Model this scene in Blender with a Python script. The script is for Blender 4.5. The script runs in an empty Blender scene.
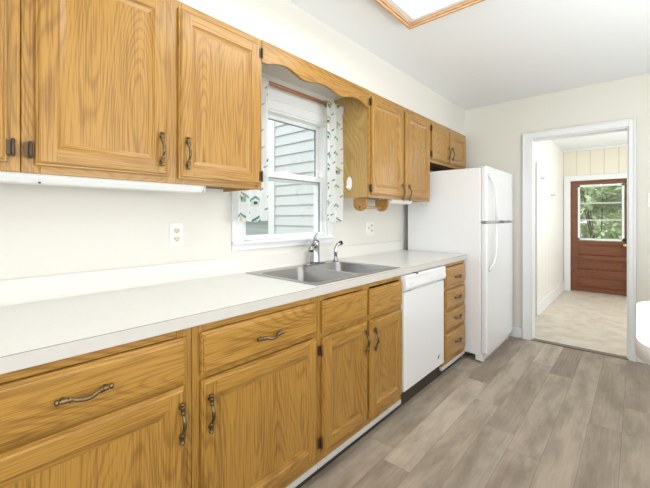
import bpy, bmesh, math, random
from mathutils import Vector, Matrix
random.seed(7)
S = bpy.context.scene
C = S.collection
PI = math.pi

# ------------------------------------------------------------ camera, world, light, exposure
cam = bpy.data.cameras.new('camera')
camo = bpy.data.objects.new('camera', cam); C.objects.link(camo)
cam.sensor_width = 36.0
cam.lens = 354.0 / 650.0 * 36.0
cam.shift_y = -27.0 / 650.0
cam.clip_start = 0.02
camo.location = (1.745, 0.0, 1.24)
camo.rotation_euler = (PI / 2, 0, math.radians(41.4))
S.camera = camo

wd = bpy.data.worlds.new('world'); S.world = wd; wd.use_nodes = True
wb = wd.node_tree.nodes['Background']
wb.inputs[0].default_value = (0.93, 0.96, 1.0, 1)
wb.inputs[1].default_value = 1.55

def area(name, loc, rot, sx, sy, power, col):
    l = bpy.data.lights.new(name, 'AREA'); l.shape = 'RECTANGLE'; l.size = sx; l.size_y = sy
    l.energy = power; l.color = col
    o = bpy.data.objects.new(name, l); C.objects.link(o); o.location = loc; o.rotation_euler = rot
    return o
# added fill lamps standing in for daylight at unseen openings, tilted towards the ceiling
area('fill_back', (2.3, -1.6, 1.25), (math.radians(142), 0, 0), 1.4, 1.6, 50, (0.93, 0.97, 1.0))
area('fill_right', (2.95, 1.6, 1.25), (0, math.radians(145), 0), 1.3, 2.5, 46, (0.93, 0.97, 1.0))
area('fill_hall', (2.55, 5.6, 1.5), (0, math.radians(100), 0), 1.4, 1.9, 26, (0.97, 0.98, 1.0))
sun = bpy.data.lights.new('sun', 'SUN'); sun.energy = 1.3; sun.angle = math.radians(8); sun.color = (1, 0.97, 0.92)
suno = bpy.data.objects.new('sun', sun); C.objects.link(suno); suno.rotation_euler = (math.radians(38), math.radians(-12), math.radians(0))

vs = S.view_settings
vs.view_transform = 'Standard'; vs.look = 'None'; vs.exposure = 0.06; vs.gamma = 1.0; vs.use_curve_mapping = False

# ------------------------------------------------------------ materials
def mat(name, col, rough=0.5, metal=0.0, coat=0.0, bump=0.0, bscale=60, emit=None, estr=1.0, var=0.0, vscale=4, spec=0.5):
    m = bpy.data.materials.new(name); m.use_nodes = True
    nt = m.node_tree; b = nt.nodes['Principled BSDF']
    b.inputs['Base Color'].default_value = (*col, 1); b.inputs['Roughness'].default_value = rough
    b.inputs['Metallic'].default_value = metal; b.inputs['Coat Weight'].default_value = coat
    b.inputs['Specular IOR Level'].default_value = spec
    if emit:
        b.inputs['Emission Color'].default_value = (*emit, 1); b.inputs['Emission Strength'].default_value = estr
    tc = nt.nodes.new('ShaderNodeTexCoord')
    if var:
        n = nt.nodes.new('ShaderNodeTexNoise'); n.inputs['Scale'].default_value = vscale; n.inputs['Detail'].default_value = 5
        nt.links.new(tc.outputs['Object'], n.inputs['Vector'])
        r = nt.nodes.new('ShaderNodeValToRGB')
        r.color_ramp.elements[0].position = .3; r.color_ramp.elements[1].position = .7
        r.color_ramp.elements[0].color = (*[c * (1 - var) for c in col], 1)
        r.color_ramp.elements[1].color = (*[min(1, c * (1 + var)) for c in col], 1)
        nt.links.new(n.outputs['Fac'], r.inputs['Fac']); nt.links.new(r.outputs['Color'], b.inputs['Base Color'])
    if bump:
        n = nt.nodes.new('ShaderNodeTexNoise'); n.inputs['Scale'].default_value = bscale; n.inputs['Detail'].default_value = 3
        nt.links.new(tc.outputs['Object'], n.inputs['Vector'])
        bp = nt.nodes.new('ShaderNodeBump'); bp.inputs['Strength'].default_value = bump; bp.inputs['Distance'].default_value = .002
        nt.links.new(n.outputs['Fac'], bp.inputs['Height']); nt.links.new(bp.outputs['Normal'], b.inputs['Normal'])
    return m

class NT:
    """small helper for node graphs"""
    def __init__(s, m): s.nt = m.node_tree; s.b = s.nt.nodes['Principled BSDF']
    def val(s, x, inp):
        if isinstance(x, (int, float)): inp.default_value = x
        else: s.nt.links.new(x, inp)
    def math(s, op, a, b=0.0, c=0.0):
        n = s.nt.nodes.new('ShaderNodeMath'); n.operation = op
        s.val(a, n.inputs[0]); s.val(b, n.inputs[1]); s.val(c, n.inputs[2]); return n.outputs[0]
    def comb(s, x, y, z):
        n = s.nt.nodes.new('ShaderNodeCombineXYZ')
        for i, v in enumerate((x, y, z)): s.val(v, n.inputs[i])
        return n.outputs[0]
    def sep(s, v):
        n = s.nt.nodes.new('ShaderNodeSeparateXYZ'); s.nt.links.new(v, n.inputs[0]); return n.outputs
    def noise(s, v, scale=1, detail=2, rough=.5):
        n = s.nt.nodes.new('ShaderNodeTexNoise'); n.inputs['Scale'].default_value = scale
        n.inputs['Detail'].default_value = detail; n.inputs['Roughness'].default_value = rough
        s.nt.links.new(v, n.inputs['Vector']); return n.outputs['Fac']
    def ramp(s, f, stops):
        n = s.nt.nodes.new('ShaderNodeValToRGB'); e = n.color_ramp.elements
        while len(e) < len(stops): e.new(.5)
        for el, (p, c) in zip(e, stops): el.position = p; el.color = (*c, 1) if len(c) == 3 else c
        s.nt.links.new(f, n.inputs['Fac']); return n.outputs['Color']
    def mix(s, f, a, b, mode='MIX'):
        n = s.nt.nodes.new('ShaderNodeMix'); n.data_type = 'RGBA'; n.blend_type = mode
        s.val(f, n.inputs[0])
        for x, i in ((a, 6), (b, 7)):
            if isinstance(x, tuple): n.inputs[i].default_value = (*x, 1)
            else: s.nt.links.new(x, n.inputs[i])
        return n.outputs[2]
    def obj(s):
        return s.nt.nodes.new('ShaderNodeTexCoord').outputs['Object']
    def bump(s, h, st, dist=.001):
        n = s.nt.nodes.new('ShaderNodeBump'); n.inputs['Strength'].default_value = st; n.inputs['Distance'].default_value = dist
        s.nt.links.new(h, n.inputs['Height']); s.nt.links.new(n.outputs['Normal'], s.b.inputs['Normal'])

def oak(name, axis, light=(0.46, 0.242, 0.044), dark=(0.20, 0.082, 0.010), rough=.33):
    m = bpy.data.materials.new(name); m.use_nodes = True; g = NT(m)
    x, y, z = g.sep(g.obj())
    rnd = g.math('MULTIPLY', g.nt.nodes.new('ShaderNodeObjectInfo').outputs['Random'], 37.0)
    al, ac = (z, y) if axis == 'z' else (y, z)
    if axis == 'x': al, ac = x, z
    oc = x if axis != 'x' else y
    low = g.noise(g.comb(g.math('MULTIPLY_ADD', ac, 5.5, rnd), g.math('MULTIPLY', oc, 3.0), g.math('MULTIPLY_ADD', al, .75, rnd)), 1, 1.0, .3)
    jit = g.noise(g.comb(g.math('MULTIPLY_ADD', ac, 40.0, rnd), oc, g.math('MULTIPLY', al, 9.0)), 1, 2, .5)
    ph = g.math('ADD', g.math('MULTIPLY', low, 230.0), g.math('MULTIPLY', jit, 3.2))
    rings = g.math('MULTIPLY_ADD', g.math('SINE', ph), .5, .5)
    rings = g.math('POWER', rings, 2.2)
    pores = g.noise(g.comb(g.math('MULTIPLY_ADD', ac, 230.0, rnd), g.math('MULTIPLY', oc, 330.0), g.math('MULTIPLY', al, 5.0)), 1, 2, .6)
    pm = g.ramp(pores, [(.38, (0, 0, 0)), (.58, (1, 1, 1))])
    tone = g.noise(g.comb(g.math('MULTIPLY_ADD', ac, 11.0, rnd), oc, g.math('MULTIPLY', al, 1.3)), 1, 3, .6)
    f = g.math('MULTIPLY', g.math('MULTIPLY_ADD', rings, -.38, .98), g.math('MULTIPLY_ADD', pm, .55, .50))
    f = g.math('ADD', f, g.math('MULTIPLY_ADD', tone, .9, -.45))
    col = g.ramp(f, [(.1, dark), (.85, light)])
    g.nt.links.new(col, g.b.inputs['Base Color'])
    g.b.inputs['Roughness'].default_value = rough
    g.b.inputs['Coat Weight'].default_value = .25; g.b.inputs['Coat Roughness'].default_value = .22
    g.bump(pm, .12, .0006)
    return m

OAKV = oak('oak_vertical', 'z'); OAKH = oak('oak_horizontal', 'y'); OAKX = oak('oak_depth', 'x')
OAKS = oak('oak_side_veneer', 'z', (0.52, 0.34, 0.11), (0.33, 0.185, 0.045), .45)
DOWEL = oak('dowel_wood', 'y', (0.36, 0.15, 0.055), (0.22, 0.085, 0.03))
TRIMW = oak('light_trim_wood', 'y', (0.62, 0.38, 0.20), (0.42, 0.22, 0.09))
BACKDOOR = oak('brown_door_wood', 'x', (0.21, 0.063, 0.020), (0.10, 0.028, 0.009), .35)
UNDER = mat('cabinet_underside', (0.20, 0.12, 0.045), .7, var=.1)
WALL = mat('cream_wall_paint', (0.79, 0.765, 0.70), .55, bump=.08, bscale=180)
WALLF = mat('far_wall_paint', (0.78, 0.765, 0.69), .6, bump=.08, bscale=180)
CEIL = mat('ceiling_white', (0.90, 0.915, 0.935), .8, bump=.1, bscale=90)
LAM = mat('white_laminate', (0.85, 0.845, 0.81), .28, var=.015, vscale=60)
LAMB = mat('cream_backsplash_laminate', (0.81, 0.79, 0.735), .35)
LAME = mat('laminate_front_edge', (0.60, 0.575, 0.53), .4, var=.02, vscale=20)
SEAM = mat('laminate_seam', (0.25, 0.22, 0.19), .6)
WHITE = mat('white_trim_paint', (0.84, 0.85, 0.85), .35)
VINYL = mat('white_vinyl', (0.86, 0.87, 0.87), .3)
APPL = mat('white_appliance_enamel', (0.84, 0.845, 0.85), .26, bump=.04, bscale=400)
APPLG = mat('grey_appliance_plastic', (0.60, 0.60, 0.58), .4)
CHROME = mat('chrome', (0.42, 0.42, 0.44), .12, 1.0)
STEEL = mat('brushed_stainless', (0.40, 0.39, 0.385), .28, 1.0, bump=.05, bscale=300)
BRASS = mat('antique_brass', (0.20, 0.15, 0.085), .32, 1.0, var=.3, vscale=60)
BRASS2 = mat('polished_brass', (0.75, 0.52, 0.2), .22, 1.0)
DKHINGE = mat('dark_bronze', (0.10, 0.07, 0.045), .4, .7)
BLACK = mat('black_plastic', (0.02, 0.02, 0.02), .4)
TOE = mat('dark_toe_kick', (0.045, 0.035, 0.028), .6)
STRIP = mat('pale_metal_strip', (0.72, 0.72, 0.71), .4, .15)
IVORY = mat('ivory_plastic', (0.70, 0.64, 0.44), .35)
PLATE = mat('white_plate', (0.87, 0.86, 0.82), .35)
DIFF = mat('light_diffuser', (0.95, 0.95, 0.95), .4, emit=(1.0, 0.985, 0.955), estr=4.9)
HALLFILL = mat('added_hall_glow', (0.95, 0.93, 0.9), .4, emit=(1, 0.95, 0.86), estr=5)  # glow of the added hall light, which stays out of view
SIDING = mat('white_vinyl_siding', (0.66, 0.675, 0.70), .5)
SIDEG = mat('grey_siding', (0.42, 0.46, 0.46), .6)
ROOF = mat('grey_shingle', (0.28, 0.28, 0.29), .9, var=.25, vscale=14)
GRASS = mat('lawn', (0.10, 0.17, 0.04), .9, var=.5, vscale=3)
BARK = mat('bark', (0.12, 0.08, 0.05), .9, var=.3, vscale=10)
GREYDOOR = mat('grey_painted_door', (0.48, 0.48, 0.43), .5)

def glass(name):
    m = bpy.data.materials.new(name); m.use_nodes = True
    nt = m.node_tree; nt.nodes.remove(nt.nodes['Principled BSDF']); out = nt.nodes['Material Output']
    t = nt.nodes.new('ShaderNodeBsdfTransparent'); t.inputs[0].default_value = (.97, .985, .98, 1)
    gl = nt.nodes.new('ShaderNodeBsdfGlossy'); gl.inputs['Roughness'].default_value = .02
    mx = nt.nodes.new('ShaderNodeMixShader')
    mx.inputs[0].default_value = .06; nt.links.new(t.outputs[0], mx.inputs[1]); nt.links.new(gl.outputs[0], mx.inputs[2])
    nt.links.new(mx.outputs[0], out.inputs[0]); return m
GLASS = glass('window_glass')

def leafmat():
    m = bpy.data.materials.new('leaf_green'); m.use_nodes = True; g = NT(m)
    n = g.noise(g.obj(), 7, 3)
    g.nt.links.new(g.ramp(n, [(.3, (.38, .50, .22)), (.5, (.55, .66, .38)), (.72, (.78, .83, .60))]), g.b.inputs['Base Color'])
    g.b.inputs['Roughness'].default_value = .6
    g.b.inputs['Transmission Weight'].default_value = 0
    return m
LEAF = leafmat()

def floormat():
    m = bpy.data.materials.new('grey_oak_vinyl_planks'); m.use_nodes = True; g = NT(m)
    x, y, z = g.sep(g.obj())
    W, L = .1525, 1.22
    u = g.math('DIVIDE', g.math('ADD', x, .098), W); row = g.math('FLOOR', u)
    wn = g.nt.nodes.new('ShaderNodeTexWhiteNoise'); wn.noise_dimensions = '1D'; g.nt.links.new(row, wn.inputs['W'])
    v = g.math('ADD', g.math('DIVIDE', y, L), g.math('MULTIPLY', wn.outputs['Value'], 3.0)); colm = g.math('FLOOR', v)
    w2 = g.nt.nodes.new('ShaderNodeTexWhiteNoise'); w2.noise_dimensions = '2D'; g.nt.links.new(g.comb(row, colm, 0), w2.inputs['Vector'])
    r = w2.outputs['Value']
    base = g.ramp(r, [(0, (.20, .145, .10)), (.25, (.47, .39, .30)), (.5, (.31, .24, .175)), (.75, (.56, .475, .37)), (1, (.39, .325, .255))])
    sh = g.math('MULTIPLY', r, 40.0)
    fine = g.noise(g.comb(g.math('MULTIPLY_ADD', x, 90.0, sh), g.math('MULTIPLY_ADD', y, 4.0, sh), 0), 1, 4, .65)
    blot = g.noise(g.comb(g.math('MULTIPLY_ADD', x, 9.0, sh), g.math('MULTIPLY_ADD', y, 2.2, sh), 0), 1, 4, .6)
    c = g.mix(g.math('MULTIPLY', g.ramp(fine, [(.35, (0, 0, 0)), (.7, (1, 1, 1))]), .4), base, (.56, .49, .42))
    c = g.mix(g.math('MULTIPLY', g.ramp(blot, [(.40, (0, 0, 0)), (.66, (1, 1, 1))]), .62), c, (.19, .145, .105))
    knot = g.noise(g.comb(g.math('MULTIPLY_ADD', x, 22.0, sh), g.math('MULTIPLY_ADD', y, 9.0, sh), 0), 1, 2, .5)
    c = g.mix(g.math('MULTIPLY', g.ramp(knot, [(.70, (0, 0, 0)), (.76, (1, 1, 1))]), .6), c, (.12, .10, .09))
    fu = g.math('ABSOLUTE', g.math('SUBTRACT', g.math('FRACT', u), .5)); fv = g.math('ABSOLUTE', g.math('SUBTRACT', g.math('FRACT', v), .5))
    seam = g.math('MAXIMUM', g.math('GREATER_THAN', fu, .5 - .0012 / W), g.math('GREATER_THAN', fv, .5 - .0012 / L))
    c = g.mix(g.math('MULTIPLY', seam, .55), c, (.10, .08, .06))
    g.nt.links.new(c, g.b.inputs['Base Color']); g.b.inputs['Roughness'].default_value = .42
    g.bump(fine, .12, .0006)
    return m
FLOOR = floormat()

def hallfloormat():
    m = bpy.data.materials.new('beige_sheet_vinyl'); m.use_nodes = True; g = NT(m)
    x, y, z = g.sep(g.obj())
    n = g.noise(g.comb(g.math('MULTIPLY', x, 6.0), g.math('MULTIPLY', y, 6.0), 0), 1, 5, .65)
    c = g.ramp(n, [(.3, (.52, .44, .34)), (.5, (.64, .57, .47)), (.7, (.72, .66, .57))])
    a = g.math('GREATER_THAN', g.math('ABSOLUTE', g.math('SUBTRACT', g.math('FRACT', g.math('MULTIPLY', x, 3.3)), .5)), .49)
    b = g.math('GREATER_THAN', g.math('ABSOLUTE', g.math('SUBTRACT', g.math('FRACT', g.math('MULTIPLY', y, 3.3)), .5)), .49)
    c = g.mix(g.math('MULTIPLY', g.math('MAXIMUM', a, b), .25), c, (.45, .40, .33))
    g.nt.links.new(c, g.b.inputs['Base Color']); g.b.inputs['Roughness'].default_value = .45
    return m
HALLFLOOR = hallfloormat()

def plankwall(name, axis, col, sp=.18):
    m = bpy.data.materials.new(name); m.use_nodes = True; g = NT(m)
    x, y, z = g.sep(g.obj()); a = x if axis == 'x' else y
    f = g.math('ABSOLUTE', g.math('SUBTRACT', g.math('FRACT', g.math('DIVIDE', a, sp)), .5))
    gr = g.math('GREATER_THAN', f, .5 - .006 / sp)
    g.nt.links.new(g.mix(g.math('MULTIPLY', gr, .5), col, tuple(c * .6 for c in col)), g.b.inputs['Base Color'])
    g.b.inputs['Roughness'].default_value = .4
    g.bump(g.math('SUBTRACT', 1.0, gr), .5, .004)
    return m
HALLX = plankwall('hall_panelling_far', 'x', (.82, .77, .64)); HALLY = plankwall('hall_panelling_side', 'y', (.84, .83, .77), .2)

def curtainmat():
    """white cotton with small printed birdhouses in teal, mustard and navy"""
    m = bpy.data.materials.new('birdhouse_print_cotton'); m.use_nodes = True; g = NT(m)
    x, y, z = g.sep(g.obj())
    P = .105
    def layer(oy, oz, seed):
        uy = g.math('DIVIDE', g.math('ADD', y, oy), P); uz = g.math('DIVIDE', g.math('ADD', z, oz), P * 1.15)
        iy = g.math('FLOOR', uy); iz = g.math('FLOOR', uz)
        w = g.nt.nodes.new('ShaderNodeTexWhiteNoise'); w.noise_dimensions = '3D'; g.nt.links.new(g.comb(iy, iz, seed), w.inputs['Vector'])
        cr, cg, cb = g.sep(w.outputs['Color'])
        dy = g.math('SUBTRACT', g.math('SUBTRACT', g.math('FRACT', uy), .5), g.math('MULTIPLY_ADD', cr, .3, -.15))
        dz = g.math('SUBTRACT', g.math('SUBTRACT', g.math('FRACT', uz), .5), g.math('MULTIPLY_ADD', cg, .3, -.15))
        return dy, dz, cr, cg, cb
    dy, dz, cr, cg, cb = layer(.03, .05, 1.0)
    ady = g.math('ABSOLUTE', dy)
    body = g.math('MULTIPLY', g.math('LESS_THAN', ady, .19), g.math('LESS_THAN', g.math('ABSOLUTE', g.math('ADD', dz, .08)), .13))
    rs = g.math('ABSOLUTE', g.math('SUBTRACT', g.math('ADD', dz, g.math('MULTIPLY', ady, .8)), .23))
    roof = g.math('MULTIPLY', g.math('LESS_THAN', rs, .06), g.math('LESS_THAN', ady, .30))
    hole = g.math('LESS_THAN', g.math('ADD', g.math('MULTIPLY', dy, dy), g.math('MULTIPLY', g.math('ADD', dz, .05), g.math('ADD', dz, .05))), .0050)
    pal = g.ramp(cb, [(0, (.05, .22, .28)), (.35, (.10, .34, .36)), (.6, (.55, .45, .10)), (.8, (.42, .46, .16)), (1, (.04, .07, .16))])
    pal2 = g.ramp(cr, [(0, (.55, .75, .76)), (.5, (.80, .74, .40)), (1, (.12, .33, .38))])
    base = (.86, .87, .86)
    c = g.mix(body, base, pal2); c = g.mix(roof, c, pal); c = g.mix(hole, c, (.03, .05, .08))
    # little birds and sprigs between the houses
    ey, ez, r2, g2, b2 = layer(.03 + P / 2, .05 + P * .57, 5.0)
    bird = g.math('LESS_THAN', g.math('ADD', g.math('MULTIPLY', g.math('MULTIPLY', ey, ey), 1.0), g.math('MULTIPLY', g.math('MULTIPLY', g.math('SUBTRACT', ez, g.math('MULTIPLY', ey, .5)), g.math('SUBTRACT', ez, g.math('MULTIPLY', ey, .5))), 3.5)), .010)
    c = g.mix(g.math('MULTIPLY', bird, .85), c, g.ramp(b2, [(0, (.05, .10, .18)), (.5, (.12, .32, .36)), (1, (.45, .42, .12))]))
    g.nt.links.new(c, g.b.inputs['Base Color']); g.b.inputs['Roughness'].default_value = .85
    tr = g.nt.nodes.new('ShaderNodeBsdfTranslucent'); g.nt.links.new(c, tr.inputs[0])
    tp = g.nt.nodes.new('ShaderNodeBsdfTransparent')
    mx = g.nt.nodes.new('ShaderNodeMixShader'); mx.inputs[0].default_value = .45
    mx2 = g.nt.nodes.new('ShaderNodeMixShader'); mx2.inputs[0].default_value = .12
    out = g.nt.nodes['Material Output']
    g.nt.links.new(g.b.outputs[0], mx.inputs[1]); g.nt.links.new(tr.outputs[0], mx.inputs[2])
    g.nt.links.new(mx.outputs[0], mx2.inputs[1]); g.nt.links.new(tp.outputs[0], mx2.inputs[2])
    g.nt.links.new(mx2.outputs[0], out.inputs[0])
    return m
CURT = curtainmat()

# ------------------------------------------------------------ mesh helpers (all in world coordinates)
WORLD = {}
class MB:
    def __init__(s): s.v = []; s.f = []; s.m = []; s.sm = []
    def face(s, idx, mi=0, smooth=False): s.f.append(tuple(idx)); s.m.append(mi); s.sm.append(smooth)
    def add(s, verts): n = len(s.v); s.v += [Vector(p) for p in verts]; return n
    def box(s, x0, x1, y0, y1, z0, z1, mi=0):
        n = s.add([(x0, y0, z0), (x1, y0, z0), (x1, y1, z0), (x0, y1, z0), (x0, y0, z1), (x1, y0, z1), (x1, y1, z1), (x0, y1, z1)])
        for q in ((0, 3, 2, 1), (4, 5, 6, 7), (0, 1, 5, 4), (1, 2, 6, 5), (2, 3, 7, 6), (3, 0, 4, 7)): s.face([n + i for i in q], mi)
        return s
    def loops(s, loops, mi=0, smooth=False, cap0=True, cap1=True, closed=True, mis=None):
        k = len(loops[0]); st = [s.add(l) for l in loops]
        for a in range(len(loops) - 1):
            for i in range(k if closed else k - 1):
                j = (i + 1) % k
                s.face((st[a] + i, st[a] + j, st[a + 1] + j, st[a + 1] + i), mis[a] if mis else mi, smooth)
        if cap0: s.face([st[0] + i for i in reversed(range(k))], mis[0] if mis else mi)
        if cap1: s.face([st[-1] + i for i in range(k)], mis[-1] if mis else mi)
        return s
    def tube(s, pts, rad, n=10, mi=0, caps=True):
        pts = [Vector(p) for p in pts]; R = rad if isinstance(rad, (list, tuple)) else [rad] * len(pts)
        ls = []; up = None
        for i, p in enumerate(pts):
            t = (pts[min(i + 1, len(pts) - 1)] - pts[max(i - 1, 0)]).normalized()
            if up is None: up = Vector((0, 0, 1)) if abs(t.z) < .9 else Vector((1, 0, 0))
            a = t.cross(up).normalized(); b = a.cross(t).normalized(); up = b
            ls.append([p + a * (math.cos(2 * PI * j / n) * R[i]) + b * (math.sin(2 * PI * j / n) * R[i]) for j in range(n)])
        return s.loops(ls, mi, True, caps, caps)
    def lathe(s, base, axis, prof, n=16, mi=0):
        base = Vector(base); ax = Vector(axis).normalized()
        up = Vector((0, 0, 1)) if abs(ax.z) < .9 else Vector((1, 0, 0))
        a = ax.cross(up).normalized(); b = ax.cross(a)
        ls = [[base + ax * h + a * (math.cos(2 * PI * j / n) * max(r, 1e-4)) + b * (math.sin(2 * PI * j / n) * max(r, 1e-4)) for j in range(n)] for r, h in prof]
        return s.loops(ls, mi, True)
    def prism(s, poly, axis, a0, a1, mi=0):
        """extrude a polygon (2-D) along an axis; polygon coordinates are the two other axes in order"""
        def P(p, a):
            if axis == 'x': return (a, p[0], p[1])
            if axis == 'y': return (p[0], a, p[1])
            return (p[0], p[1], a)
        return s.loops([[P(p, a0) for p in poly], [P(p, a1) for p in poly]], mi)

def obj(name, mb, mats, parent=None, bevel=0, seg=2, recalc=True):
    mats = mats if isinstance(mats, (list, tuple)) else [mats]
    xs = [v.x for v in mb.v]; ys = [v.y for v in mb.v]; zs = [v.z for v in mb.v]
    org = Vector(((min(xs) + max(xs)) / 2, (min(ys) + max(ys)) / 2, min(zs)))
    me = bpy.data.meshes.new(name); me.from_pydata([v - org for v in mb.v], [], mb.f)
    for m in mats: me.materials.append(m)
    me.polygons.foreach_set('material_index', mb.m); me.polygons.foreach_set('use_smooth', mb.sm)
    if recalc:
        bm = bmesh.new(); bm.from_mesh(me); bmesh.ops.recalc_face_normals(bm, faces=bm.faces); bm.to_mesh(me); bm.free()
    o = bpy.data.objects.new(name, me); C.objects.link(o)
    o.location = org - (WORLD[parent.name] if parent else Vector((0, 0, 0)))
    WORLD[o.name] = org
    if parent: o.parent = parent
    if bevel:
        b = o.modifiers.new('bevel', 'BEVEL'); b.width = bevel; b.segments = seg; b.limit_method = 'ANGLE'; b.angle_limit = math.radians(40)
        b.harden_normals = False
    return o
def tag(o, label=None, cat=None, group=None, kind=None):
    if label: o['label'] = label
    if cat: o['category'] = cat
    if group: o['group'] = group
    if kind: o['kind'] = kind
    return o
def thing(name, loc, label, cat, group=None, kind=None):
    o = bpy.data.objects.new(name, None); C.objects.link(o); o.location = loc; o.empty_display_size = .05
    WORLD[o.name] = Vector(loc); return tag(o, label, cat, group, kind)
def struct(name, mb, mats, label=None, bevel=0, parent=None):
    o = obj(name, mb, mats, parent, bevel)
    if not parent: tag(o, label, None, None, 'structure')
    return o
def B(*a): return MB().box(*a)

# ------------------------------------------------------------ the room shell
CZ = 2.45; YF = 4.05; XR = 3.25; YB = -1.85; SX = .28; SZ = 2.135
mb = MB()   # left wall with window hole y 1.24-1.96, z 1.085-1.93
for a in ((-.12, 0, YB, 1.24, 0, CZ), (-.12, 0, 2.0, YF, 0, CZ), (-.12, 0, 1.24, 2.0, 0, 1.085), (-.12, 0, 1.24, 2.0, 1.93, CZ)): mb.box(*a)
tag(struct('wall_left', mb, WALL), 'cream painted kitchen wall holding the window and wall cabinets')
tag(struct('wall_soffit', B(0, SX, YB, YF, SZ, CZ), WALL), 'cream boxed soffit above the wall cabinets')
mb = MB(); DX0, DX1, DZ = .945, 1.69, 2.025
for a in ((-.12, DX0, YF, YF + .12, 0, CZ), (DX1, XR + .1, YF, YF + .12, 0, CZ), (DX0, DX1, YF, YF + .12, DZ, CZ)): mb.box(*a)
tag(struct('wall_far', mb, WALLF), 'cream far wall with the cased opening to the back hall')
mb = MB(); mb.box(XR, XR + .12, YB, .3, 0, CZ); mb.box(XR, XR + .12, 2.9, YF, 0, CZ); mb.box(XR, XR + .12, .3, 2.9, 0, .75); mb.box(XR, XR + .12, .3, 2.9, 2.1, CZ)
tag(struct('wall_right', mb, WALL), 'cream wall to the right with a wide window')
mb = MB(); mb.box(-.12, 1.6, YB - .12, YB, 0, CZ); mb.box(3.0, XR + .12, YB - .12, YB, 0, CZ); mb.box(1.6, 3.0, YB - .12, YB, 2.1, CZ); mb.box(1.6, 3.0, YB - .12, YB, 0, .5)
tag(struct('wall_back', mb, WALL), 'cream wall behind the viewer with an opening added to let daylight in')  # opening is added out of view so sky light reaches the room
tag(struct('floor', B(-.12, XR + .12, YB, YF + .05, -.05, 0), FLOOR), 'grey brown wood look plank floor of the kitchen')
tag(struct('ceiling', B(-.12, XR + .12, YB, YF + .06, CZ, CZ + .1), CEIL), 'white kitchen ceiling')
# back hall
HX0, HX1, HY1 = .80, 2.62, 7.2
tag(struct('floor_hall', B(.3, HX1, YF + .05, HY1 + .1, -.05, 0.0), HALLFLOOR), 'beige vinyl floor of the back hall')
HZ = 2.37
tag(struct('ceiling_hall', B(.3, HX1 + .1, YF + .12, HY1 + .1, HZ, HZ + .1), CEIL), 'white ceiling of the back hall')
mb = MB(); mb.box(HX0 - .1, HX0, YF + .12, 4.3, 0, CZ); mb.box(HX0 - .1, HX0, 5.06, HY1, 0, CZ); mb.box(HX0 - .1, HX0, 4.3, 5.06, 1.92, CZ)
tag(struct('wall_hall_left', mb, HALLY), 'white grooved panelling on the left side of the back hall')
mb = MB(); BX0, BX1, BZ = .905, 1.625, 1.84
for a in ((HX0 - .1, BX0, HY1, HY1 + .12, 0, CZ), (BX1, HX1 + .1, HY1, HY1 + .12, 0, CZ), (BX0, BX1, HY1, HY1 + .12, BZ, CZ)): mb.box(*a)
tag(struct('wall_hall_far', mb, HALLX), 'cream vertical board wall around the brown back door')
mb = MB(); mb.box(HX1, HX1 + .1, YF + .12, 4.6, 0, CZ); mb.box(HX1, HX1 + .1, 6.6, HY1, 0, CZ); mb.box(HX1, HX1 + .1, 4.6, 6.6, 0, .75); mb.box(HX1, HX1 + .1, 4.6, 6.6, 2.25, CZ)
tag(struct('wall_hall_right', mb, HALLY), 'white right hand wall of the back hall with an opening added for daylight')  # unseen opening, added to bring light into the hall
tag(struct('baseboard_hall_left', B(HX0, HX0 + .015, 5.12, HY1, 0, .15), WHITE, bevel=.004), 'tall white baseboard along the hall panelling')
tag(struct('baseboard_hall_far', B(HX0 + .015, BX0 - .09, HY1 - .015, HY1, 0, .15), WHITE, bevel=.004), 'short white baseboard left of the back door')
tag(struct('baseboard_far', B(.1, DX0 - .08, YF - .014, YF, 0, .10), WHITE, bevel=.004), 'white baseboard beside the fridge')
tag(struct('baseboard_far', B(DX1 + .048, XR, YF - .014, YF, 0, .10), WHITE, bevel=.004), 'white baseboard right of the hall opening')
tag(struct('trim_threshold', B(DX0, DX1, YF - .012, YF + .06, 0, .008), mat('threshold', (.20, .16, .12), .5, .3), bevel=.003), 'thin dark threshold strip between kitchen and hall')
tag(struct('trim_crown_hall', B(HX0, HX1, HY1 - .03, HY1, HZ - .03, HZ), WHITE, bevel=.006), 'white trim strip at the hall ceiling')

# casing of the hall opening
mb = MB(); WL, WR, WT = .075, .048, .062
def strip(x0, x1, z0, z1, t): mb.box(x0, x1, YF - t, YF, z0, z1)
strip(DX0 - WL, DX0, 0, DZ + WT, .018); strip(DX1, DX1 + WR, 0, DZ + WT, .018); strip(DX0, DX1, DZ, DZ + WT, .018)
strip(DX0 - WL, DX0 - WL + .014, 0, DZ + WT, .026); strip(DX1 + WR - .014, DX1 + WR, 0, DZ + WT, .026); strip(DX0 - WL + .014, DX1 + WR - .014, DZ + WT - .014, DZ + WT, .026)
mb.box(DX0, DX0 + .012, YF - .004, YF + .124, 0, DZ); mb.box(DX1 - .012, DX1, YF - .004, YF + .124, 0, DZ); mb.box(DX0 + .012, DX1 - .012, YF - .004, YF + .124, DZ - .012, DZ)
tag(struct('trim_1', mb, WHITE, bevel=.003), 'white door casing around the opening to the back hall')
# side door in the hall's left wall
d2 = thing('door_2', (HX0 - .05, 4.565, 0), 'grey door edge in the left wall of the back hall', None, None, 'structure')
obj('door_panel', B(HX0 - .05, HX0 - .015, 4.31, 5.05, .01, 1.91), GREYDOOR, d2)
mb = MB(); mb.box(HX0, HX0 + .018, 4.22, 4.3, 0, 1.98); mb.box(HX0, HX0 + .012, 5.06, 5.12, 0, 1.98); mb.box(HX0, HX0 + .012, 4.3, 5.06, 1.92, 1.98)
obj('door_casing', mb, WHITE, d2, bevel=.003)

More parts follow.
